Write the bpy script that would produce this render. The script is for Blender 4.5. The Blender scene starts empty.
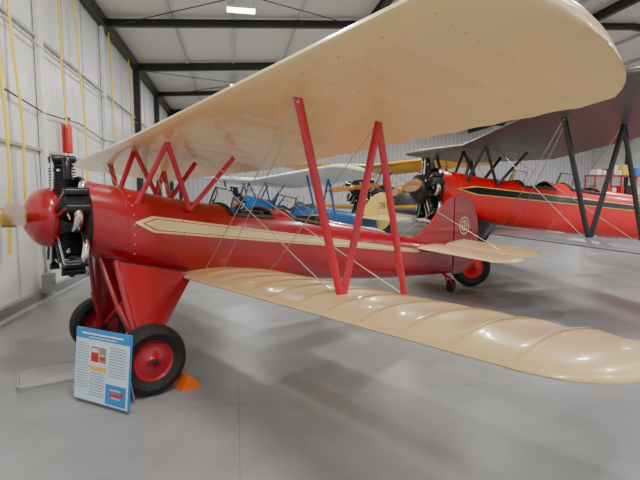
import bpy, bmesh, math, random
from math import sin, cos, pi, radians, sqrt, atan2
from mathutils import Vector, Matrix
random.seed(3)
C = bpy.context.scene.collection

# ------------------------------------------------------------ materials
def mat(name, col, rough=0.5, metal=0.0, coat=0.0, var=0.06, nscale=4.0, bump=0.0, bscale=40.0, emit=None, spec=None):
    m = bpy.data.materials.new(name); m.use_nodes = True
    nt = m.node_tree; b = nt.nodes['Principled BSDF']
    tc = nt.nodes.new('ShaderNodeTexCoord')
    n = nt.nodes.new('ShaderNodeTexNoise'); n.inputs['Scale'].default_value = nscale; n.inputs['Detail'].default_value = 4
    nt.links.new(tc.outputs['Object'], n.inputs['Vector'])
    r = nt.nodes.new('ShaderNodeMix'); r.data_type = 'RGBA'
    r.inputs[6].default_value = (*[c*(1-var) for c in col], 1)
    r.inputs[7].default_value = (*[min(1, c*(1+var)) for c in col], 1)
    nt.links.new(n.outputs['Fac'], r.inputs[0]); nt.links.new(r.outputs[2], b.inputs['Base Color'])
    b.inputs['Roughness'].default_value = rough; b.inputs['Metallic'].default_value = metal
    b.inputs['Coat Weight'].default_value = coat; b.inputs['Coat Roughness'].default_value = 0.08
    if spec is not None: b.inputs['Specular IOR Level'].default_value = spec
    if bump > 0:
        n2 = nt.nodes.new('ShaderNodeTexNoise'); n2.inputs['Scale'].default_value = bscale
        nt.links.new(tc.outputs['Object'], n2.inputs['Vector'])
        bp = nt.nodes.new('ShaderNodeBump'); bp.inputs['Strength'].default_value = bump; bp.inputs['Distance'].default_value = 0.02
        nt.links.new(n2.outputs['Fac'], bp.inputs['Height']); nt.links.new(bp.outputs['Normal'], b.inputs['Normal'])
    if emit:
        b.inputs['Emission Color'].default_value = (*col, 1); b.inputs['Emission Strength'].default_value = emit
    return m

RED = mat('crimson_dope', (0.38, 0.003, 0.014), 0.25, coat=0.6, var=0.05)
REDST = mat('crimson_strut', (0.56, 0.005, 0.032), 0.3, coat=0.4)
RED2 = mat('bright_red_dope', (0.78, 0.010, 0.010), 0.35, coat=0.3)
CREAM = mat('cream_dope', (0.87, 0.64, 0.33), 0.30, coat=0.4, var=0.02, nscale=2)
CREAMT = mat('cream_rib_tape', (0.82, 0.58, 0.28), 0.32, coat=0.4, var=0.02, nscale=2)
CREAMD = mat('cream_stitch', (0.70, 0.50, 0.25), 0.4)
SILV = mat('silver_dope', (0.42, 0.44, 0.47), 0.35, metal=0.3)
SILVSH = mat('shaded_silver_dope', (0.12, 0.12, 0.13), 0.4, metal=0.2)  # silver upper wing, with the shade of its underside put into the colour
WHT = mat('white_dope', (0.75, 0.76, 0.76), 0.35)
BLUE = mat('blue_dope', (0.012, 0.12, 0.36), 0.3, coat=0.4)
YEL = mat('yellow_dope', (0.90, 0.48, 0.012), 0.35, coat=0.3)
PALEY = mat('pale_yellow_dope', (0.88, 0.66, 0.18), 0.35)
BLACK = mat('black_paint', (0.012, 0.012, 0.013), 0.3, coat=0.2)
RUBBER = mat('tyre_rubber', (0.012, 0.012, 0.012), 0.6, bump=0.2)
ENG = mat('engine_black', (0.016, 0.016, 0.018), 0.3, metal=0.2)
CHROME = mat('polished_metal', (0.80, 0.79, 0.77), 0.2, metal=1.0)
STEEL = mat('steel_wire', (0.5, 0.5, 0.5), 0.35, metal=0.9)
WOOD = mat('propeller_wood', (0.50, 0.20, 0.04), 0.3, coat=0.6, var=0.25, nscale=12)
BRASS = mat('brass_sheath', (0.70, 0.42, 0.12), 0.3, metal=0.8)
LEATH = mat('brown_leather', (0.05, 0.025, 0.015), 0.5, bump=0.2)
DARK = mat('cockpit_dark', (0.03, 0.03, 0.03), 0.8)
GLASS = mat('windshield_glass', (0.9, 0.95, 0.95), 0.05); GLASS.node_tree.nodes['Principled BSDF'].inputs['Transmission Weight'].default_value = 1.0
GLASS.node_tree.nodes['Principled BSDF'].inputs['IOR'].default_value = 1.05
ORANGE = mat('orange_plastic', (0.9, 0.16, 0.02), 0.4)
GREYM = mat('grey_metal', (0.42, 0.43, 0.43), 0.45, metal=0.3)
GREYP = mat('grey_paint', (0.26, 0.27, 0.28), 0.5)
YSTRAP = mat('yellow_strap', (0.92, 0.70, 0.01), 0.6)
DSTEEL = mat('dark_steel_beam', (0.025, 0.027, 0.03), 0.45)
INSUL = mat('white_insulation', (0.76, 0.77, 0.78), 0.34, bump=0.8, bscale=3.0, var=0.06)
SEAM = mat('insulation_seam', (0.55, 0.57, 0.60), 0.4)
CEILM = mat('ceiling_insulation', (0.74, 0.74, 0.72), 0.5, bump=0.5, bscale=3.0, var=0.06)
PAPER = mat('sign_white', (0.88, 0.90, 0.92), 0.35)
SBLUE = mat('sign_blue', (0.03, 0.26, 0.62), 0.35)
SPALE = mat('sign_pale_blue', (0.66, 0.78, 0.88), 0.35)
STEXT = mat('sign_text', (0.10, 0.13, 0.20), 0.5)
SYEL = mat('sign_yellow', (0.85, 0.55, 0.08), 0.5)
LAMP = mat('lamp_diffuser', (1, 1, 1), 0.5, emit=14)
REDP = mat('red_enamel', (0.6, 0.02, 0.015), 0.35)

# floor
FLOOR = bpy.data.materials.new('polished_concrete'); FLOOR.use_nodes = True
nt = FLOOR.node_tree; b = nt.nodes['Principled BSDF']
tc = nt.nodes.new('ShaderNodeTexCoord')
mp = nt.nodes.new('ShaderNodeMapping'); mp.inputs['Rotation'].default_value = (0, 0, radians(-10.6)); nt.links.new(tc.outputs['Object'], mp.inputs[0])
n1 = nt.nodes.new('ShaderNodeTexNoise'); n1.inputs['Scale'].default_value = 1.5; n1.inputs['Detail'].default_value = 10; n1.inputs['Roughness'].default_value = 0.68
nt.links.new(mp.outputs[0], n1.inputs['Vector'])
cr = nt.nodes.new('ShaderNodeValToRGB'); cr.color_ramp.elements[0].position = 0.28; cr.color_ramp.elements[1].position = 0.72
cr.color_ramp.elements[0].color = (0.245, 0.257, 0.268, 1); cr.color_ramp.elements[1].color = (0.345, 0.357, 0.365, 1)
nt.links.new(n1.outputs['Fac'], cr.inputs[0])
br = nt.nodes.new('ShaderNodeTexBrick'); br.offset = 0.0; br.inputs['Scale'].default_value = 1.0
br.inputs['Brick Width'].default_value = 3.7; br.inputs['Row Height'].default_value = 3.7; br.inputs['Mortar Size'].default_value = 0.004
br.inputs['Color1'].default_value = (1, 1, 1, 1); br.inputs['Color2'].default_value = (0.97, 0.97, 0.97, 1); br.inputs['Mortar'].default_value = (0.72, 0.72, 0.72, 1)
nt.links.new(mp.outputs[0], br.inputs['Vector'])
mx = nt.nodes.new('ShaderNodeMix'); mx.data_type = 'RGBA'; mx.blend_type = 'MULTIPLY'; mx.inputs[0].default_value = 1
nt.links.new(cr.outputs[0], mx.inputs[6]); nt.links.new(br.outputs['Color'], mx.inputs[7]); nt.links.new(mx.outputs[2], b.inputs['Base Color'])
rr = nt.nodes.new('ShaderNodeMapRange'); rr.inputs[3].default_value = 0.32; rr.inputs[4].default_value = 0.42
nt.links.new(n1.outputs['Fac'], rr.inputs[0]); nt.links.new(rr.outputs[0], b.inputs['Roughness'])

# ------------------------------------------------------------ mesh builder
class MB:
    def __init__(s): s.v = []; s.f = []; s.m = []; s.mats = []
    def mi(s, m):
        if m not in s.mats: s.mats.append(m)
        return s.mats.index(m)
    def add(s, vs, fs, m):
        o = len(s.v); k = s.mi(m)
        s.v += [tuple(v) for v in vs]
        for f in fs: s.f.append([o+i for i in f]); s.m.append(k)
    def box(s, c, d, m, rot=None):
        vs = [Vector((x*d[0]/2, y*d[1]/2, z*d[2]/2)) for x in (-1, 1) for y in (-1, 1) for z in (-1, 1)]
        if rot: vs = [rot @ v for v in vs]
        s.add([v+Vector(c) for v in vs], [(0,1,3,2),(4,6,7,5),(0,4,5,1),(2,3,7,6),(0,2,6,4),(1,5,7,3)], m)
    def tube(s, pts, r, m, n=10, ref=None, r2=None):
        pts = [Vector(p) for p in pts]; r2 = r if r2 is None else r2
        rr = r if isinstance(r, (list, tuple)) else [r]*len(pts)
        rr2 = r2 if isinstance(r2, (list, tuple)) else [r2]*len(pts)
        vs = []
        for i, p in enumerate(pts):
            d = (pts[min(i+1, len(pts)-1)] - pts[max(i-1, 0)]).normalized()
            rf = Vector(ref) if ref else (Vector((1, 0, 0)) if abs(d.x) < 0.8 else Vector((0, 1, 0)))
            u = (rf - d*rf.dot(d)).normalized(); w = d.cross(u)
            for k in range(n):
                t = 2*pi*k/n; vs.append(p + u*cos(t)*rr[i] + w*sin(t)*rr2[i])
        fs = []
        for i in range(len(pts)-1):
            for k in range(n): fs.append((i*n+k, i*n+(k+1) % n, (i+1)*n+(k+1) % n, (i+1)*n+k))
        fs.append(tuple(range(n))[::-1]); fs.append(tuple((len(pts)-1)*n+k for k in range(n)))
        s.add(vs, fs, m)
    def lathe(s, o, ax, prof, m, n=28):
        o = Vector(o); ax = Vector(ax).normalized()
        rf = Vector((0, 0, 1)) if abs(ax.z) < 0.8 else Vector((1, 0, 0))
        u = (rf-ax*rf.dot(ax)).normalized(); w = ax.cross(u); vs = []; fs = []
        for d, r in prof:
            for k in range(n):
                t = 2*pi*k/n; vs.append(o+ax*d+(u*cos(t)+w*sin(t))*max(r, 1e-4))
        for i in range(len(prof)-1):
            for k in range(n): fs.append((i*n+k, i*n+(k+1) % n, (i+1)*n+(k+1) % n, (i+1)*n+k))
        fs.append(tuple(range(n))[::-1]); fs.append(tuple((len(prof)-1)*n+k for k in range(n)))
        s.add(vs, fs, m)
    def plate(s, outline, th, m, plane='xz', off=0.0):
        n = len(outline); vs = []
        for sg in (-1, 1):
            for a, z in outline:
                vs.append((a, off+sg*th/2, z) if plane == 'xz' else (a, z, off+sg*th/2))
        fs = [tuple(range(n)), tuple(range(n, 2*n))[::-1]] + [(i, (i+1) % n, n+(i+1) % n, n+i) for i in range(n)]
        s.add(vs, fs, m)
    def obj(s, name, parent=None, smooth=True, ang=38):
        me = bpy.data.meshes.new(name); me.from_pydata(s.v, [], s.f)
        for m in s.mats: me.materials.append(m)
        me.polygons.foreach_set('material_index', s.m)
        bm = bmesh.new(); bm.from_mesh(me); bmesh.ops.recalc_face_normals(bm, faces=bm.faces); bm.to_mesh(me); bm.free()
        if smooth:
            me.polygons.foreach_set('use_smooth', [True]*len(me.polygons))
            me.set_sharp_from_angle(angle=radians(ang))
        me.update()
        ob = bpy.data.objects.new(name, me); C.objects.link(ob)
        if parent: ob.parent = parent
        return ob

def empty(name, loc, rz=0, sc=1):
    e = bpy.data.objects.new(name, None); C.objects.link(e)
    e.location = loc; e.rotation_euler = (0, 0, rz); e.scale = (sc, sc, sc); e.empty_display_size = 0.3
    return e

def smoothpts(pts, k=6):
    P = [Vector(p) for p in pts]; out = []
    for i in range(len(P)-1):
        p0 = P[max(i-1, 0)]; p1 = P[i]; p2 = P[i+1]; p3 = P[min(i+2, len(P)-1)]
        for q in range(k):
            t = q/k; out.append(0.5*((2*p1)+(p2-p0)*t+(2*p0-5*p1+4*p2-p3)*t*t+(-p0+3*p1-3*p2+p3)*t**3))
    return out+[P[-1]]
def smooth2(pts, k=6): return [(p.x, p.y) for p in smoothpts([(a, b, 0) for a, b in pts], k)]

def interp(tab, a):
    if a >= tab[0][0]: return tab[0][1:]
    if a <= tab[-1][0]: return tab[-1][1:]
    for i in range(len(tab)-1):
        if tab[i][0] >= a >= tab[i+1][0]:
            x0, x1 = tab[i][0], tab[i+1][0]; t = (a-x0)/(x1-x0); h = x1-x0; out = []
            for c in range(1, len(tab[0])):
                y0, y1 = tab[i][c], tab[i+1][c]
                d0 = (y1-tab[i-1][c])/(x1-tab[i-1][0]) if i > 0 else (y1-y0)/h
                d1 = (tab[i+2][c]-y0)/(tab[i+2][0]-x0) if i+2 < len(tab) else (y1-y0)/h
                out.append((2*t**3-3*t*t+1)*y0+(t**3-2*t*t+t)*h*d0+(-2*t**3+3*t*t)*y1+(t**3-t*t)*h*d1)
            return out

def wing(mb, m, b0, B, le, te, zle, zte, dih, bay=0.3, tipr=0.45, sag=0.012, t=0.11, sub=4, dots=None, sides=(1, -1), camber=0.04, dih2=None, sweep2=0.0, sagl=None, scal=0.03, tipx=2.4):
    NX = 16; c = le-te
    sagl = sag*0.6 if sagl is None else sagl
    xs = [(1-cos(pi*i/NX))/2 for i in range(NX+1)]
    nb = max(1, round((B-tipr-b0)/bay)); inner = []
    for i in range(nb*sub+1):
        inner.append((b0+(B-tipr-b0)*i/(nb*sub), sin(pi*(i % sub)/sub)))
    for q, s in ((0.2, .8), (0.38, .8), (0.55, 0), (0.7, 0.5), (0.82, 0.4), (0.91, 0), (0.97, 0), (1.0, 0)): inner.append((B-tipr+tipr*q, s))
    def prof(x, up):
        yt = 5*t*(0.2969*sqrt(x)-0.126*x-0.3516*x*x+0.2843*x**3-0.1036*x**4)
        yc = camber*4*x*(1-x)
        return yc+yt*(1.0 if up else -0.75)
    def pt(b, sg, x, up, s=0):
        q = max(0, (b-(B-tipr))/tipr); sh = 1-sqrt(max(0, 1-q**tipx)); ch = c*(1-0.97*sh)
        l = le-c*0.5*sh; tt = l-ch+scal*s
        h = prof(x, up)*c*(1-sh*0.9)
        h += (-sag if up else sagl)*s*(1-sh)*sin(pi*x)**0.8 if 0.0 < x < 1 else 0
        a = l+(tt-l)*x
        if sg < 0: a -= sweep2*b
        zb = zle+(zte-zle)*(le-(l+(tt-l)*x))/c
        return (a, sg*b, zb+h+(dih if (sg > 0 or dih2 is None) else dih2)*b)
    for sg in sides:
        vs = []; fs = []; n = 2*NX
        for b, s in inner:
            for x in xs: vs.append(pt(b, sg, x, True, s))
            for x in xs[-2:0:-1]: vs.append(pt(b, sg, x, False, s))
        for i in range(len(inner)-1):
            for k in range(n): fs.append((i*n+k, i*n+(k+1) % n, (i+1)*n+(k+1) % n, (i+1)*n+k))
        fs.append(tuple((len(inner)-1)*n+k for k in range(n)))
        if b0 > 0.01: fs.append(tuple(range(n)))
        mb.add(vs, fs, m)
        if dots:
            obj_, mode = dots
            for i in range(nb+1):
                b = b0+(B-tipr-b0)*i/nb
                if mode == 'tape':
                    v = []
                    for x in [0.015+0.965*j/30 for j in range(31)]:
                        for db in (-.011, .011):
                            p = pt(b, sg, x, True); v.append((p[0], p[1]+sg*db, p[2]+.002))
                    obj_.add(v, [(2*j, 2*j+1, 2*j+3, 2*j+2) for j in range(30)], CREAMT)
                else:
                    for j in range(1, 15):
                        p = pt(b, sg, j/15, False); obj_.box((p[0], p[1], p[2]), (0.010, 0.007, 0.006), CREAMD)

FUS = [(0.32, 1.18, 1.88, 0.345), (0.0, 1.08, 1.83, 0.395), (-0.55, 0.93, 1.72, 0.41), (-1.2, 0.82, 1.64, 0.41), (-2.0, 0.70, 1.57, 0.39),
       (-2.6, 0.63, 1.46, 0.345), (-3.75, 0.50, 1.24, 0.24), (-4.9, 0.42, 1.02, 0.13), (-5.8, 0.36, 0.85, 0.035)]

def biplane(loc, ang, sc, fus, wup, wlo, strut, tail, fin, stripe=None, detail=False, lift=0.0, wheelred=None, text=None, zlo=0.0, placard=False, asym=False, nose=None):
    root = empty('biplane', (loc[0], loc[1], 0), ang, sc)
    L = lambda a: lift*max(0, -a)
    def sec(a):
        zb, zt, hw = interp(FUS, a); return zb+L(a), zt+L(a), hw
    NT = 2.3; NB = 3.4
    def ringpt(a, t):
        zb, zt, hw = sec(a); zc = zb+(zt-zb)*0.5; c_, s_ = cos(t), sin(t)
        n = NT if s_ >= 0 else (NB if a < 0 else 2.2+(NB-2.2)*max(0, 1-a/0.32))
        y = hw*math.copysign(abs(c_)**(2/n), c_); z = zc+(zt-zc)*math.copysign(abs(s_)**(2/n), s_)
        return (a, y, z)
    def sidey(a, z):
        zb, zt, hw = sec(a); zc = (zb+zt)/2; d = min(0.999, abs(z-zc)/(zt-zc)); n = NT if z >= zc else NB
        return hw*(1-d**n)**(1/n)
    NS = 78; N = 40; st = [0.32-(6.12)*i/NS for i in range(NS+1)]
    holes = [(-1.62, -1.12), (-2.52, -1.98)]
    mb = MB(); vs = [ringpt(a, 2*pi*k/N) for a in st for k in range(N)]; fs = []
    for i in range(NS):
        am = (st[i]+st[i+1])/2
        for k in range(N):
            if any(h0 < am < h1 for h0, h1 in holes) and 5 <= k < 15: continue
            fs.append((i*N+k, i*N+(k+1) % N, (i+1)*N+(k+1) % N, (i+1)*N+k))
    fs.append(tuple(range(N))); fs.append(tuple(NS*N+k for k in range(N)))
    mb.add(vs, fs, fus)
    for a in (0.02, -0.5):
        mb.tube([Vector(ringpt(a, 2*pi*k/40)) for k in range(41)], 0.006, fus, 6, ref=(1, 0, 0))
    if detail:
        for s in (1, -1):
            for j in range(7):
                z = 1.2+.09*j; mb.box((-.03, s*(sidey(-.03, z)+.001), z), (.012, .005, .012), STEEL)
    mb.obj('fuselage', root, ang=60)
    # cockpits
    mb = MB()
    for h0, h1 in holes:
        idx = [i for i in range(NS) if h0 < (st[i]+st[i+1])/2 < h1]; i0, i1 = idx[0], idx[-1]+1
        path = [ringpt(st[i], 2*pi*5/N) for i in range(i0, i1+1)]+[ringpt(st[i1], 2*pi*k/N) for k in range(6, 15)]
        path += [ringpt(st[i], 2*pi*15/N) for i in range(i1, i0-1, -1)]+[ringpt(st[i0], 2*pi*k/N) for k in range(14, 4, -1)]
        mb.tube(path, 0.028, LEATH, 8, ref=(0.1, 0.2, 1))
        a0, a1 = st[i0], st[i1]; yw = ringpt(a0, 2*pi*5/N)[1]-0.015; zt = ringpt(a0, 2*pi*5/N)[2]-0.02; zt1 = ringpt(a1, 2*pi*5/N)[2]-0.02; zf = zt-0.55
        v = [(a0, -yw, zf), (a0, yw, zf), (a1, yw, zf), (a1, -yw, zf), (a0, -yw, zt), (a0, yw, zt), (a1, yw, zt1), (a1, -yw, zt1)]
        mb.add(v, [(0,1,2,3), (0,4,5,1), (1,5,6,2), (2,6,7,3), (3,7,4,0)], DARK)
        mb.box((a1+0.1, 0, zt-0.12), (0.06, yw*1.5, 0.34), LEATH)
        zs = sec(a0+0.03)[1]-0.03
        for sx in (-1, 1):
            q = [(a0+0.12, 0, zs), (a0-0.02, sx*0.24, zs-0.05), (a0-0.10, sx*0.21, zs+0.17), (a0+0.02, 0, zs+0.22)]
            mb.add([q[0], q[1], q[2], q[3]], [(0, 1, 2, 3)], GLASS)
            mb.tube(q+[q[0]], 0.009, ENG, 6)
    mb.obj('cockpits', root)
    # wings
    dots = MB() if detail else None; sub = 6 if detail else 2
    d2, sw = (-0.008, 0.075) if asym else (None, 0.0)
    mb = MB(); wing(mb, wup, 0.0, 3.90, -0.12, -1.80, 2.29, 2.07, 0.062, dots=(dots, 'dots') if detail else None, sub=sub, dih2=d2, sweep2=sw, sag=0.018, sagl=0.004, tipr=0.40, tipx=3.0); mb.obj('upper_wing', root, ang=60)
    mb = MB(); wing(mb, wlo, 0.30, 4.2, -0.50, -1.84, 0.92+zlo, 0.80+zlo, 0.012, dots=(dots, 'tape') if detail else None, sub=sub, t=0.10, sag=0.024, bay=0.31, scal=0.035); mb.obj('lower_wing', root, ang=60)
    if detail: dots.obj('rib_stitching', root, smooth=True)
    mb = MB()
    for s in (1, -1):
        b = 2.27*s; dz = (-0.16 if s < 0 and asym else 0); da = -0.14 if s < 0 and asym else 0
        top_f = (-0.47+da, b, 2.38+dz); top_r = (-1.26+da, b, 2.29+dz); bot_f = (-0.88, b, 0.95+zlo); bot_r = (-1.62, b, 0.87+zlo)
        for p, q in ((top_f, bot_f), (top_r, bot_f), (top_r, bot_r)):
            mb.tube([p, q], 0.036, strut, 12, ref=(1, 0, 0), r2=0.02)
            for e_ in (p, q): mb.tube([Vector(e_)+Vector((0, 0, -.05)), Vector(e_)+Vector((0, 0, .03))], 0.02, STEEL, 8)
        ft = (-0.34, 0.45*s, 2.24); rt = (-1.05, 0.45*s, 2.14); fb = (-0.08, 0.33*s, 1.66); rb = (-0.60, 0.34*s, 1.60)
        for p, q in ((ft, fb), (ft, rb), (rt, rb)): mb.tube([p, q], 0.027, strut, 10, ref=(1, 0, 0), r2=0.016)
    mb.obj('struts', root)
    mb = MB()
    for s in (1, -1):
        b = 2.25*s; w = 0.0045 if detail else 0.006; dz = (-0.16 if s < 0 and asym else 0)
        for p, q in (((-0.50, 0.45*s, 2.22), (-0.86, b, 0.97+zlo)), ((-0.52, 0.45*s, 2.22), (-1.58, b, 0.92+zlo)), ((-0.7, 0.40*s, 0.95), (-0.5, b, 2.38+dz)),
                     ((-0.9, 0.40*s, 0.93), (-0.55, b, 2.38+dz)), ((-1.5, 0.40*s, 0.86), (-1.26, b, 2.28+dz)),
                     ((-5.3, 0.03*s, 1.5+L(-5.3)), (-5.5, 1.1*s, 0.90+L(-5.5))), ((-5.4, 0.05*s, 0.45+L(-5.4)), (-5.5, 1.1*s, 0.86+L(-5.5)))):
            mb.tube([p, q], w, STEEL, 6)
    mb.obj('bracing_wires', root)
    # tail
    l5 = L(-5.3)
    mb = MB(); wing(mb, tail, 0.02, 1.66, -4.62, -5.45, 0.92+l5, 0.93+l5, -0.07, bay=0.3, tipr=0.3, sag=0.006, t=0.07, sub=2, camber=0, scal=0)
    wing(mb, tail, 0.12, 1.62, -5.47, -6.05, 0.93+l5, 0.99+l5, -0.07, bay=0.3, tipr=0.25, sag=0.006, t=0.05, sub=2, camber=0, scal=0.015)
    mb.obj('tailplane', root, ang=50)
    finp = smooth2([(-4.62, 1.05), (-5.05, 1.22), (-5.4, 1.50), (-5.68, 1.70), (-5.84, 1.75)])+[(-5.84, 0.5), (-5.5, 0.7), (-5.0, 0.9)]
    rud = [(-5.88, 0.34), (-5.88, 0.9), (-5.88, 1.3)]+smooth2([(-5.88, 1.76), (-6.15, 1.81), (-6.46, 1.66), (-6.66, 1.33), (-6.70, 0.97), (-6.60, 0.64), (-6.35, 0.42), (-6.1, 0.33)])
    mb = MB(); mb.plate([(a, z+L(a)) for a, z in finp], 0.05, fin)
    mb.plate([(a, z+L(a)) for a, z in rud], 0.055, fin)
    if detail:
        for r0, r1 in ((0.17, 0.14), (0.10, 0.075)):
            for s in (1, -1):
                v = []
                for k in range(33):
                    t = 2*pi*k/32
                    v += [(-6.2+r0*cos(t), s*0.031, 1.22+r0*sin(t)), (-6.2+r1*cos(t), s*0.031, 1.22+r1*sin(t))]
                mb.add(v, [(2*k, 2*k+1, 2*k+3, 2*k+2) for k in range(32)], CREAM)
        for s in (1, -1):
            mb.box((-6.2, s*0.031, 1.22), (0.2, 0.002, 0.02), CREAM); mb.box((-6.2, s*0.031, 1.22), (0.02, 0.002, 0.2), CREAM)
    mb.obj('fin_and_rudder', root, ang=30)
    if text:
        cu = bpy.data.curves.new('registration', 'FONT'); cu.body = text; cu.size = 0.36; cu.align_x = 'CENTER'; cu.extrude = 0.002
        o = bpy.data.objects.new('registration', cu); C.objects.link(o); o.parent = root; o.data.materials.append(BLACK)
        o.location = (-6.28, 0.034, 1.18+l5*1.15); o.rotation_euler = (pi/2, 0, pi)
    mb = MB(); mb.lathe((-5.85, -0.04, 0.12), (0, 1, 0), [(0, .05), (0, .09), (.015, .12), (.065, .12), (.08, .09), (.08, .05)], RUBBER, 20)
    mb.lathe((-5.85, -0.045, 0.12), (0, 1, 0), [(0, .03), (0.01, .06), (.08, .06), (.09, .03)], strut, 16)
    for s in (-.055, .055): mb.tube([(-5.85, s, 0.12), (-5.7, s*.5, 0.30), (-5.55, 0, 0.42+L(-5.5))], 0.016, strut, 8)
    mb.tube([(-5.82, 0, 0.27), (-5.35, 0, 0.47+L(-5.4))], 0.02, strut, 8)
    mb.obj('tail_wheel', root)
    # landing gear
    wr = wheelred or strut; gs = fus if detail else strut
    for s in (1, -1):
        mb = MB(); yc = 0.77*s; R = 0.31
        prof = [(-.06, .165), (-.085, .20), (-.10, .245), (-.08, .29), (-.03, .31), (.03, .31), (.08, .29), (.10, .245), (.085, .20), (.06, .165)]
        mb.lathe((0, yc, R), (0, 1, 0), prof, RUBBER, 40)
        mb.lathe((0, yc, R), (0, 1, 0), [(-.07, .05), (-.06, .10), (-.062, .155), (-.08, .175), (-.06, .185), (.06, .185), (.08, .175), (.062, .155), (.06, .10), (.085, .05), (.10, .035), (.10, .005)], wr, 32)
        mb.lathe((0, yc, R), (0, s, 0), [(.09, .028), (.112, .028), (.118, .015)], ENG, 16)
        mb.obj('main_wheel', root)
        mb = MB()
        f1 = (0.12, 0.31*s, 1.14); r1 = (-0.62, 0.34*s, 0.95)
        v = []; n = 12; K = 10
        for i in range(K+1):
            q = i/K
            pf = Vector(f1).lerp(Vector((0.07, 0.64*s, 0.34)), q); pr_ = Vector(r1).lerp(Vector((-0.07, 0.64*s, 0.34)), q)
            c0 = (pf+pr_)/2; hd = (pf-pr_)/2; th = 0.022
            for k in range(n):
                t = 2*pi*k/n; u = math.copysign(abs(cos(t))**0.7, cos(t)); w = sin(t)*th
                v.append(c0+hd*u+Vector((0, w, 0)))
        mb.add(v, [(i*n+k, i*n+(k+1) % n, (i+1)*n+(k+1) % n, (i+1)*n+k) for i in range(K) for k in range(n)]+[tuple(range(n)), tuple(K*n+k for k in range(n))], gs)
        mb.tube([f1, (0.05, 0.64*s, 0.34)], 0.03, gs, 12)
        mb.tube([(0, 0.80*s, 0.31), (0, 0.60*s, 0.31)], 0.035, ENG, 12)
        mb.tube([(0.22, 0.18*s, 1.16), (0.14, 0.40*s, 0.72)], 0.022, gs, 10); mb.tube([(0.14, 0.40*s, 0.74), (0.03, 0.60*s, 0.36)], 0.034, gs, 12)
        mb.tube([(-0.0, 0.62*s, 0.34), (-0.15, 0.0, 0.80)], 0.026, gs, 10); mb.tube([(-0.15, 0, 0.80), (-0.4, 0.2*s, 1.02)], 0.02, gs, 8)
        mb.obj('landing_gear_leg', root)
    # engine: five-cylinder radial, crankcase shrouded by a nose bowl
    ec = Vector((0.46, 0, 1.54))
    ncol = nose or fus
    mb = MB(); mb.lathe((0.24, 0, 1.535), (1, 0, 0), [(0, .345), (.06, .345), (.085, .27), (.12, .22)], fus, 40)
    mb.lathe((0.55, 0, 1.545), (1, 0, 0), [(-.04, .20), (0, .255), (.02, .268), (.06, .265), (.11, .25), (.155, .215), (.195, .165), (.225, .11), (.24, .07), (.28, .055)], ncol, 40)
    mb.obj('nose_cowl', root, ang=45)
    mb = MB()
    mb.lathe((0.32, 0, 1.54), (1, 0, 0), [(0, .22), (.02, .25), (.20, .25), (.24, .22)], ENG, 30)
    for k in range(5):
        t = radians(90+72*k); d = Vector((0, cos(t), sin(t)))
        o = ec+d*0.23; prof = []
        for j in range(9):
            x = 0.025*j; prof += [(x, .075), (x+.002, .112), (x+.011, .112), (x+.013, .075)]
        mb.lathe(o, d, prof+[(.228, .095), (.245, .095), (.275, .07)], ENG, 26)
        hd = o+d*0.28; side = Vector((1, 0, 0)).cross(d)
        R3 = Matrix((Vector((1, 0, 0)), side, d)).transposed()
        for q in (-1, 1):
            rk = hd+side*0.070*q+d*0.012
            mb.box(rk, (0.19, 0.055, 0.055), ENG, R3)
            mb.lathe(rk+Vector((-.095, 0, 0)), (1, 0, 0), [(0, .02), (.01, .036), (.18, .036), (.19, .02)], ENG, 12)
            mb.tube([rk+Vector((0.085, 0, -0.0)), ec+Vector((0.09, 0, 0))+d*0.25+side*0.05*q], 0.014, CHROME, 8)
        near = k in (3, 4)
        mb.tube(smoothpts([hd+Vector((-0.05, 0, 0))+side*0.07, hd+Vector((-0.06, 0, 0))+side*0.14-d*0.01, hd+Vector((-0.08, 0, 0))+side*0.17-d*0.10, hd+Vector((-0.10, 0, 0))+side*0.12-d*0.26]), 0.032, CHROME if near else ENG, 12)
        mb.tube(smoothpts([hd-side*0.06, hd-side*0.14, hd-side*0.19-d*0.07, hd-side*0.20-d*0.17]), 0.034, CHROME if k == 4 else ENG, 12)
        for q in (-1, 1): mb.lathe(o+d*0.19+side*0.09*q+Vector((.05, 0, 0)), side*q, [(0, .016), (.02, .016), (.022, .009), (.05, .007)], CHROME, 8)
    ring = [ec+Vector((-0.13, cos(radians(6*k))*0.36, sin(radians(6*k))*0.36)) for k in range(61)]
    mb.tube(ring, 0.022, ENG, 8, ref=(1, 0, 0))
    mb.obj('radial_engine', root)
    # propeller
    mb = MB(); vs = []; fs = []; n = 12
    for i in range(-16, 17):
        r = i/16*1.0; q = abs(r); ch = 0.055+0.06*sin(pi*min(1, q*0.95+0.12))**0.8; ch *= sqrt(max(0.02, 1-max(0, (q-0.8)/0.2)**2)); th = 0.045*(1-q*0.85)
        pitch = radians(60-42*q); sg = 1 if r >= 0 else -1
        for k in range(n):
            t = 2*pi*k/n; u = cos(t)*ch; w = sin(t)*th
            vs.append((0.89+u*sin(pitch)*0.6+w*cos(pitch), r, 1.55+sg*(u*cos(pitch)-w*sin(pitch))))
    for i in range(32):
        for k in range(n): fs.append((i*n+k, i*n+(k+1) % n, (i+1)*n+(k+1) % n, (i+1)*n+k))
    fs += [tuple(range(n)), tuple(32*n+k for k in range(n))]
    pr = Matrix.Translation((0, 0, 1.55)) @ Matrix.Rotation(radians(4), 4, 'X') @ Matrix.Translation((0, 0, -1.55))
    mb.add([pr @ Vector(v) for v in vs], fs, WOOD)
    mb.lathe((0.82, 0, 1.55), (1, 0, 0), [(0, .06), (.01, .085), (.12, .085), (.13, .06), (.16, .05), (.17, .02)], BRASS, 20)
    mb.obj('propeller', root)
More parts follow.
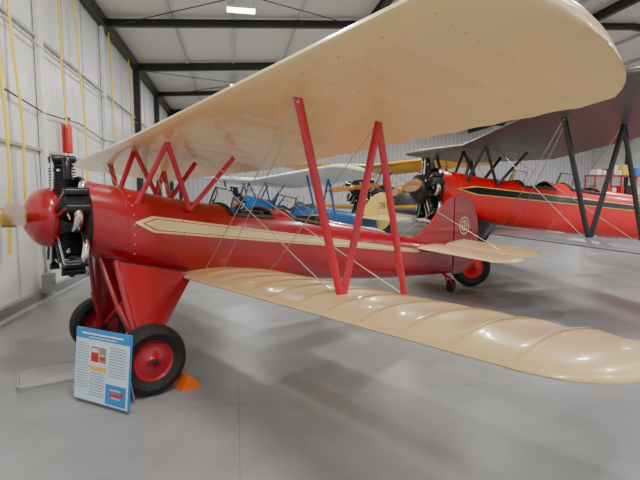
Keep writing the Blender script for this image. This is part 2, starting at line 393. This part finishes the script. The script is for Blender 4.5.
    if stripe:
        mb = MB()
        for s in (1, -1):
            for (m, a0, a1, hw0, hw1, zoff, eps, tip) in stripe:
                v = []; n = 120
                for i in range(n+1):
                    q = (i/n)**1.5; a = a0+(a1-a0)*q; w = hw0+(hw1-hw0)*q
                    w *= min(1, (a0-a)/tip, (a-a1)/0.1)
                    z0 = 1.49-(1.49-0.86)*(-0.06-a)/4.64+zoff+L(a)
                    for z in (z0+w, z0-w): v.append((a, s*(sidey(a, z)+eps), z))
                mb.add(v, [(2*i, 2*i+1, 2*i+3, 2*i+2) for i in range(n)], m)
        mb.obj('fuselage_stripe', root)
    if placard:
        mb = MB(); mb.box((-1.1, 1.0, 0.99+zlo), (0.30, 0.42, 0.012), PAPER); mb.box((-1.05, 1.0, 0.998+zlo), (0.12, 0.36, 0.004), SBLUE)
        mb.obj('placard', root, smooth=False)
    return root

F_ANG = atan2(-0.655, -0.756)
st1 = [(CREAM, -0.03, -4.7, 0.080, 0.024, 0, .004, 0.17), (RED, -0.10, -4.6, 0.058, 0.011, 0, .006, 0.13), (CREAM, -0.125, -4.55, 0.051, 0.008, 0, .008, 0.11)]
st2 = [(PALEY, 0.1, -5.4, 0.075, 0.04, 0.04, .006, 0.3), (BLACK, 0.05, -5.35, 0.058, 0.028, 0.04, .010, 0.3)]
biplane((-1.99, 4.42), F_ANG, 1.0, RED, CREAM, CREAM, REDST, CREAM, RED, st1, detail=True, asym=True, wheelred=RED)
biplane((2.9, 9.8), radians(185), 1.25, RED2, SILVSH, SILV, BLACK, SILV, RED2, st2, lift=0.035, wheelred=RED2, zlo=-0.12, placard=True, nose=ENG)
biplane((-2.2, 13.7), F_ANG, 1.0, BLUE, WHT, WHT, BLUE, PALEY, PALEY, None, lift=0.03, text='7871')
biplane((2.2, 21.7), radians(236), 1.45, BLACK, YEL, YEL, BLACK, YEL, YEL, None, lift=0.02, nose=ENG)

# ------------------------------------------------------------ hangar
Rv = Vector((0.983, 0.184, 0)); Hv = Vector((-0.184, 0.983, 0)); O = Vector((-4.49, 5.56, 0))
def W(r, s, z): p = O+Rv*r+Hv*s; return (p.x, p.y, z)
ROT = Matrix((Rv, Hv, Vector((0, 0, 1)))).transposed()
def rbox(mb, r0, r1, s0, s1, z0, z1, m):
    mb.box(W((r0+r1)/2, (s0+s1)/2, (z0+z1)/2), (r1-r0, s1-s0, z1-z0), m, ROT)
S0, S1, RW, ZE, SL = -11, 26, 32, 6.2, 0.06
zc = lambda r: ZE+0.25+SL*(r if r < RW/2 else RW-r)
mb = MB(); rbox(mb, -0.3, RW+.3, S0, S1+.3, -0.2, 0, FLOOR); mb.obj('floor', smooth=False)
mb = MB(); rbox(mb, -0.2, 0, S0, S1, 0, zc(0), INSUL)
for i in range(31):
    s = S0+0.5+i*1.2; rbox(mb, 0, 0.02, s, s+0.04, 0.1, zc(0), SEAM)
mb.obj('wall_left', smooth=False)
mb = MB(); rbox(mb, RW, RW+.2, S0, S1, 0, zc(0), INSUL); mb.obj('wall_right', smooth=False)
mb = MB(); rbox(mb, -0.2, RW+.2, S1, S1+.2, 0, 7.5, INSUL)
for i in range(100):
    r = 0.2+i*0.32; rbox(mb, r, r+0.05, S1-0.03, S1, 0, zc(r), SEAM)
mb.obj('wall_back', smooth=False)
mb = MB(); v = []
for s in (S0, S1+.2):
    for r in (-.2, RW/2, RW+.2):
        z = zc(r); v += [W(r, s, z), W(r, s, z+0.2)]
mb.add(v, [(0,2,8,6), (2,4,10,8), (1,7,9,3), (3,9,11,5), (0,1,3,2), (2,3,5,4), (6,8,9,7), (8,10,11,9)], CEILM)
mb.obj('ceiling', smooth=False)
def beam(mb, p, q, d, w, m):
    p = Vector(p); q = Vector(q); u = (q-p); l = u.length; u.normalize()
    side = u.cross(Vector((0, 0, 1))).normalized(); up = side.cross(u)
    R3 = Matrix((u, side, up)).transposed(); c = (p+q)/2
    mb.box(c, (l, w*0.25, d), m, R3); mb.box(c+up*(d/2-.01), (l, w, .03), m, R3); mb.box(c-up*(d/2-.01), (l, w, .03), m, R3)
k = 0
for s in (-9.4, -5.4, -1.4, 2.6, 6.6, 10.6, 14.6, 18.6, 22.6):
    mb = MB(); k += 1
    dd = 0.17 if k % 2 else 0.24
    beam(mb, W(0.1, s, ZE+0.05), W(RW/2, s, zc(RW/2)-0.17), dd, 0.14, DSTEEL)
    beam(mb, W(RW/2, s, zc(RW/2)-0.17), W(RW-0.1, s, ZE+0.05), dd, 0.14, DSTEEL)
    cm = DSTEEL if s > 8 else INSUL
    rbox(mb, 0.02, 0.20 if s > 8 else 0.1, s-0.09, s+0.09, 0.0, ZE+.1, cm); rbox(mb, RW-.22, RW-0.02, s-0.09, s+0.09, 0.0, ZE+.1, DSTEEL)
    mb.obj('trim_frame_%d' % k, smooth=False)
mb = MB()
rbox(mb, 0.02, 0.20, S0+1, S1, ZE-0.05, ZE+0.2, DSTEEL)
for r in (7.2, 14, 21): beam(mb, W(r, S0+1, zc(r)-0.2), W(r, S1, zc(r)-0.2), 0.24, 0.14, DSTEEL)
for r in (1.8, 3.4, 5.2, 9, 11, 13, 17, 19, 23, 26): beam(mb, W(r, S0+1, zc(r)-0.06), W(r, S1, zc(r)-0.06), 0.08, 0.06, SEAM)
for s in (2.6, 10.6, 18.6):
    for (ra, rb) in ((0.2, 7.2), (7.2, 14), (14, 21)):
        mb.tube([W(ra, s, zc(ra)-0.3), W(rb, s+4, zc(rb)-0.3)], 0.012, DSTEEL, 6); mb.tube([W(rb, s, zc(rb)-0.3), W(ra, s+4, zc(ra)-0.3)], 0.012, DSTEEL, 6)
mb.obj('trim_purlins', smooth=False)
mb = MB()
for z in (2.55, 4.5): rbox(mb, 0.0, 0.06, S0+1, S1, z, z+0.05, GREYM)
mb.tube([W(0.09, S0+1, 4.35), W(0.09, S1, 4.35)], 0.015, GREYM, 8)
mb.tube([W(0.09, S0+1+i*1.8, 3.35-.12*(i % 2)) for i in range(21)], 0.014, DSTEEL, 8)
mb.obj('trim_rails', smooth=False)
mb = MB(); rbox(mb, 0.0, 0.10, S0+1, S1, 0.0, 0.14, GREYP); rbox(mb, 0.24, 0.30, S0+1, S1, 0.0, 0.05, GREYM)
mb.obj('baseboard_left', smooth=False)
for i, (s, ds, z1) in enumerate(((0.9, 0.15, 0.9), (1.15, 0.5, 1.6), (3.3, 0.2, 1.4), (4.2, 0.5, 2.0), (7.0, 0.2, 1.2), (9.3, 0.4, 2.0), (-0.3, -0.2, 1.0))):
    mb = MB(); pts = [W(0.12+0.05*sin(pi*j/12), s+ds*(j/12)+0.05*sin(j*0.9), ZE-(ZE-z1)*j/12) for j in range(13)]
    mb.tube(pts, 0.030, YSTRAP, 8, ref=tuple(Hv), r2=0.018); mb.obj('tie_down_strap')
for s, z in ((2.2, 0.5), (4.6, 0.5)):
    mb = MB(); rbox(mb, 0.10, 0.24, s-0.12, s+0.12, z-0.4, z-0.08, GREYP); mb.tube([W(0.17, s, z-0.1), W(0.10, s, z+0.3), W(0.06, s, 2.5)], 0.014, GREYM, 8); mb.lathe(W(0.24, s, z-0.2), tuple(Rv), [(0, .05), (.03, .05), (.04, .03)], GREYM, 12)
    mb.obj('electrical_box')
mb = MB(); p = Vector(W(0.17, 3.5, 2.62)); rbox(mb, 0.065, 0.09, 3.45, 3.55, 2.62, 3.2, REDP)
mb.lathe(p, (0, 0, 1), [(0, .05), (.02, .07), (.52, .07), (.58, .04), (.62, .02), (.66, .02)], REDP, 16); mb.box(p+Vector((0, 0, .68)), (.05, .12, .04), BLACK)
mb.obj('fire_extinguisher')
def lamp(r, s, watts):
    z = zc(r)-0.42
    e = empty('ceiling_light', W(r, s, z), atan2(Rv.y, Rv.x))
    mb = MB(); mb.box((0, 0, 0.05), (0.7, 0.34, 0.06), WHT); mb.box((0, 0, 0.017), (0.66, 0.28, 0.006), LAMP)
    for x in (-.3, .3): mb.tube([(x, 0, .08), (x, 0, .40)], 0.006, STEEL, 6)
    mb.obj('fixture', e, smooth=False)
    ld = bpy.data.lights.new('lamp', 'AREA'); ld.shape = 'RECTANGLE'; ld.size = 0.66; ld.size_y = 0.28; ld.energy = watts; ld.color = (1, 0.97, 0.925)
    lo = bpy.data.objects.new('lamp', ld); C.objects.link(lo); lo.parent = e; lo.location = (0, 0, 0.005)
for r in (3.6, 10.6, 18, 26):
    for s in (-8.5, -4.0, 0.6, 5.2, 12.5, 20):
        lamp(r, s, 172 if r < 20 else 210)
# ------------------------------------------------------------ info sign
def info_sign(loc, rz, w, h, tilt, sc=1):
    e = empty('information_sign', loc, rz, sc)
    T = Matrix.Translation((0, 0, 0.03)) @ Matrix.Rotation(-tilt, 4, 'X')
    def q(mb, x0, x1, z0, z1, y, m, th=0.004):
        vs = [T @ Vector((x, yy, z)) for yy in (y, y-th) for x, z in ((x0, z0), (x1, z0), (x1, z1), (x0, z1))]
        mb.add(vs, [(0,1,2,3), (7,6,5,4), (0,4,5,1), (1,5,6,2), (2,6,7,3), (3,7,4,0)], m)
    mb = MB(); q(mb, 0, w, 0, h, 0.02, SBLUE, 0.02)
    q(mb, 0.006, w-.006, h*0.86, h-.006, 0, SBLUE, .002); q(mb, 0.006, w-.006, 0.006, h*.86, 0, SPALE, .001)
    q(mb, .30*w, .60*w, .54*h, .79*h, -.001, PAPER, .002)
    q(mb, .31*w, .45*w, .56*h, .77*h, -.003, REDP, .001); q(mb, .325*w, .435*w, .69*h, .75*h, -.004, SPALE, .001)
    q(mb, .46*w, .59*w, .56*h, .77*h, -.003, GREYP, .001); q(mb, .48*w, .57*w, .60*h, .64*h, -.004, REDP, .001); q(mb, .47*w, .58*w, .66*h, .675*h, -.004, PALEY, .001)
    q(mb, .30*w, .60*w, .44*h, .50*h, -.001, SYEL, .002)
    q(mb, .60*w, .96*w, .03*h, .30*h, -.001, SBLUE, .002)
    q(mb, .66*w, .88*w, .155*h, .185*h, -.003, REDP, .001); q(mb, .68*w, .86*w, .225*h, .24*h, -.003, PALEY, .001); q(mb, .70*w, .86*w, .12*h, .132*h, -.003, PALEY, .001)
    q(mb, .72*w, .73*w, .13*h, .23*h, -.0035, REDP, .001); q(mb, .80*w, .81*w, .13*h, .23*h, -.0035, REDP, .001); q(mb, .87*w, .91*w, .16*h, .22*h, -.003, REDP, .001)
    for i in range(17): q(mb, .04*w, (.26+.02*((i*7) % 3-1))*w, h*(.79-.038*i), h*(.797-.038*i), -.001, STEXT, .0015)
    for i in range(11): q(mb, .64*w, (.94+.015*((i*5) % 3-1))*w, h*(.79-.038*i), h*(.797-.038*i), -.001, STEXT, .0015)
    for i in range(9): q(mb, .30*w, (.56+.015*((i*5) % 3-1))*w, h*(.40-.038*i), h*(.407-.038*i), -.001, STEXT, .0015)
    q(mb, .12*w, .88*w, h*.925, h*.945, -.002, PAPER, .0015); q(mb, .25*w, .75*w, h*.885, h*.895, -.002, PAPER, .0015)
    mb.obj('board', e, smooth=False)
    mb = MB(); tp = T @ Vector((w/2, 0.03, h*.85))
    for x in (.15*w, .80*w): mb.tube([(x, tp.y, tp.z), (x, tp.y+0.10, 0.012)], 0.009, GREYP, 8)
    for x in (.05*w, .95*w): mb.tube([(x, 0.02, 0.012), (x, 0.02, 0.05)], 0.012, GREYP, 8)
    mb.obj('easel', e)
info_sign((-2.10, 3.70, 0), atan2(-0.43, 0.90), 0.64, 0.60, radians(6))
# drip tray on floor
e = empty('drip_tray', (-2.38, 4.30, 0), radians(33))
mb = MB(); out = []
for cx, cy, a0 in ((.42, .20, 0), (-.42, .20, 90), (-.42, -.20, 180), (.42, -.20, 270)):
    for j in range(7):
        t = radians(a0+15*j); out.append((cx+.07*cos(t), cy+.07*sin(t)))
mb.plate(out, 0.05, GREYM, plane='xy', off=0.026)
rim = [(x, y, 0.053) for x, y in out]+[(out[0][0], out[0][1], 0.053)]
mb.tube(rim, 0.012, GREYM, 6, ref=(0, 0, 1)); mb.obj('tray', e)
Mx = Vector((-1.99, 4.42, 0)); Fv = Vector((-0.756, -0.655, 0)); Lv = Vector((0.655, -0.756, 0))
p = Mx-Fv*0.27+Lv*0.80
e = empty('wheel_chock', p, F_ANG)
mb = MB(); v = []
for y in (-.11, .11): v += [(.06, y, 0), (-.14, y, 0), (-.12, y, .035), (-.03, y, .11), (0.0, y, .115)]
mb.add(v, [(0,1,2,3,4), (9,8,7,6,5), (0,5,6,1), (1,6,7,2), (2,7,8,3), (3,8,9,4), (4,9,5,0)], ORANGE); mb.obj('wedge', e, smooth=False)
def shelf(r, s, rz, hs=1.0):
    e = empty('storage_shelf', W(r, s, 0), rz); mb = MB()
    for x in (-1.2, 0, 1.2):
        for y in (-.25, .25): mb.box((x, y, 1.0*hs), (.05, .05, 2.0*hs), REDP)
    lv = [z*hs for z in (.15, .8, 1.4, 1.98)]
    for z in lv: mb.box((0, 0, z), (2.5, .55, .05), REDP if hs > 1 else GREYM)
    for z in lv:
        x = -1.1
        while x < 1.0:
            w = random.uniform(.15, .35); h = random.uniform(.15, .42)
            mb.box((x+w/2, 0, z+h/2+.027), (w*.9, .4, h), random.choice([WHT, SBLUE, GREYP, PAPER, SYEL, BLACK, REDP])); x += w+.04
    mb.obj('rack', e, smooth=False)
for r in (18, 21, 24): shelf(r, 25.3, atan2(Rv.y, Rv.x))
for r in (18.6, 21.3, 24.0): shelf(r, 9.6, atan2(Rv.y, Rv.x), 1.35)
def bench(r, s):
    e = empty('workbench', W(r, s, 0), atan2(Rv.y, Rv.x)); mb = MB()
    mb.box((0, 0, .88), (2.4, .8, .06), REDP)
    for x in (-1.1, 1.1):
        for y in (-.33, .33): mb.box((x, y, .43), (.07, .07, .86), GREYP)
    mb.box((0, 0, .25), (2.2, .66, .03), GREYP); mb.box((-.5, 0, 1.06), (.6, .4, .30), YEL); mb.box((.4, .1, 1.02), (.4, .3, .22), WHT)
    mb.obj('bench', e, smooth=False)
bench(21, 16); bench(25, 16)

w = bpy.data.worlds.new('World'); bpy.context.scene.world = w; w.use_nodes = True
w.node_tree.nodes['Background'].inputs[0].default_value = (1.0, 0.99, 0.97, 1); w.node_tree.nodes['Background'].inputs[1].default_value = 0.85
cd = bpy.data.cameras.new('camera'); cam = bpy.data.objects.new('camera', cd); C.objects.link(cam)
cam.location = (0, 0, 1.7); cam.rotation_euler = (radians(90-5.08), 0, 0); cd.lens = 450/640*36; cd.sensor_width = 36
bpy.context.scene.camera = cam
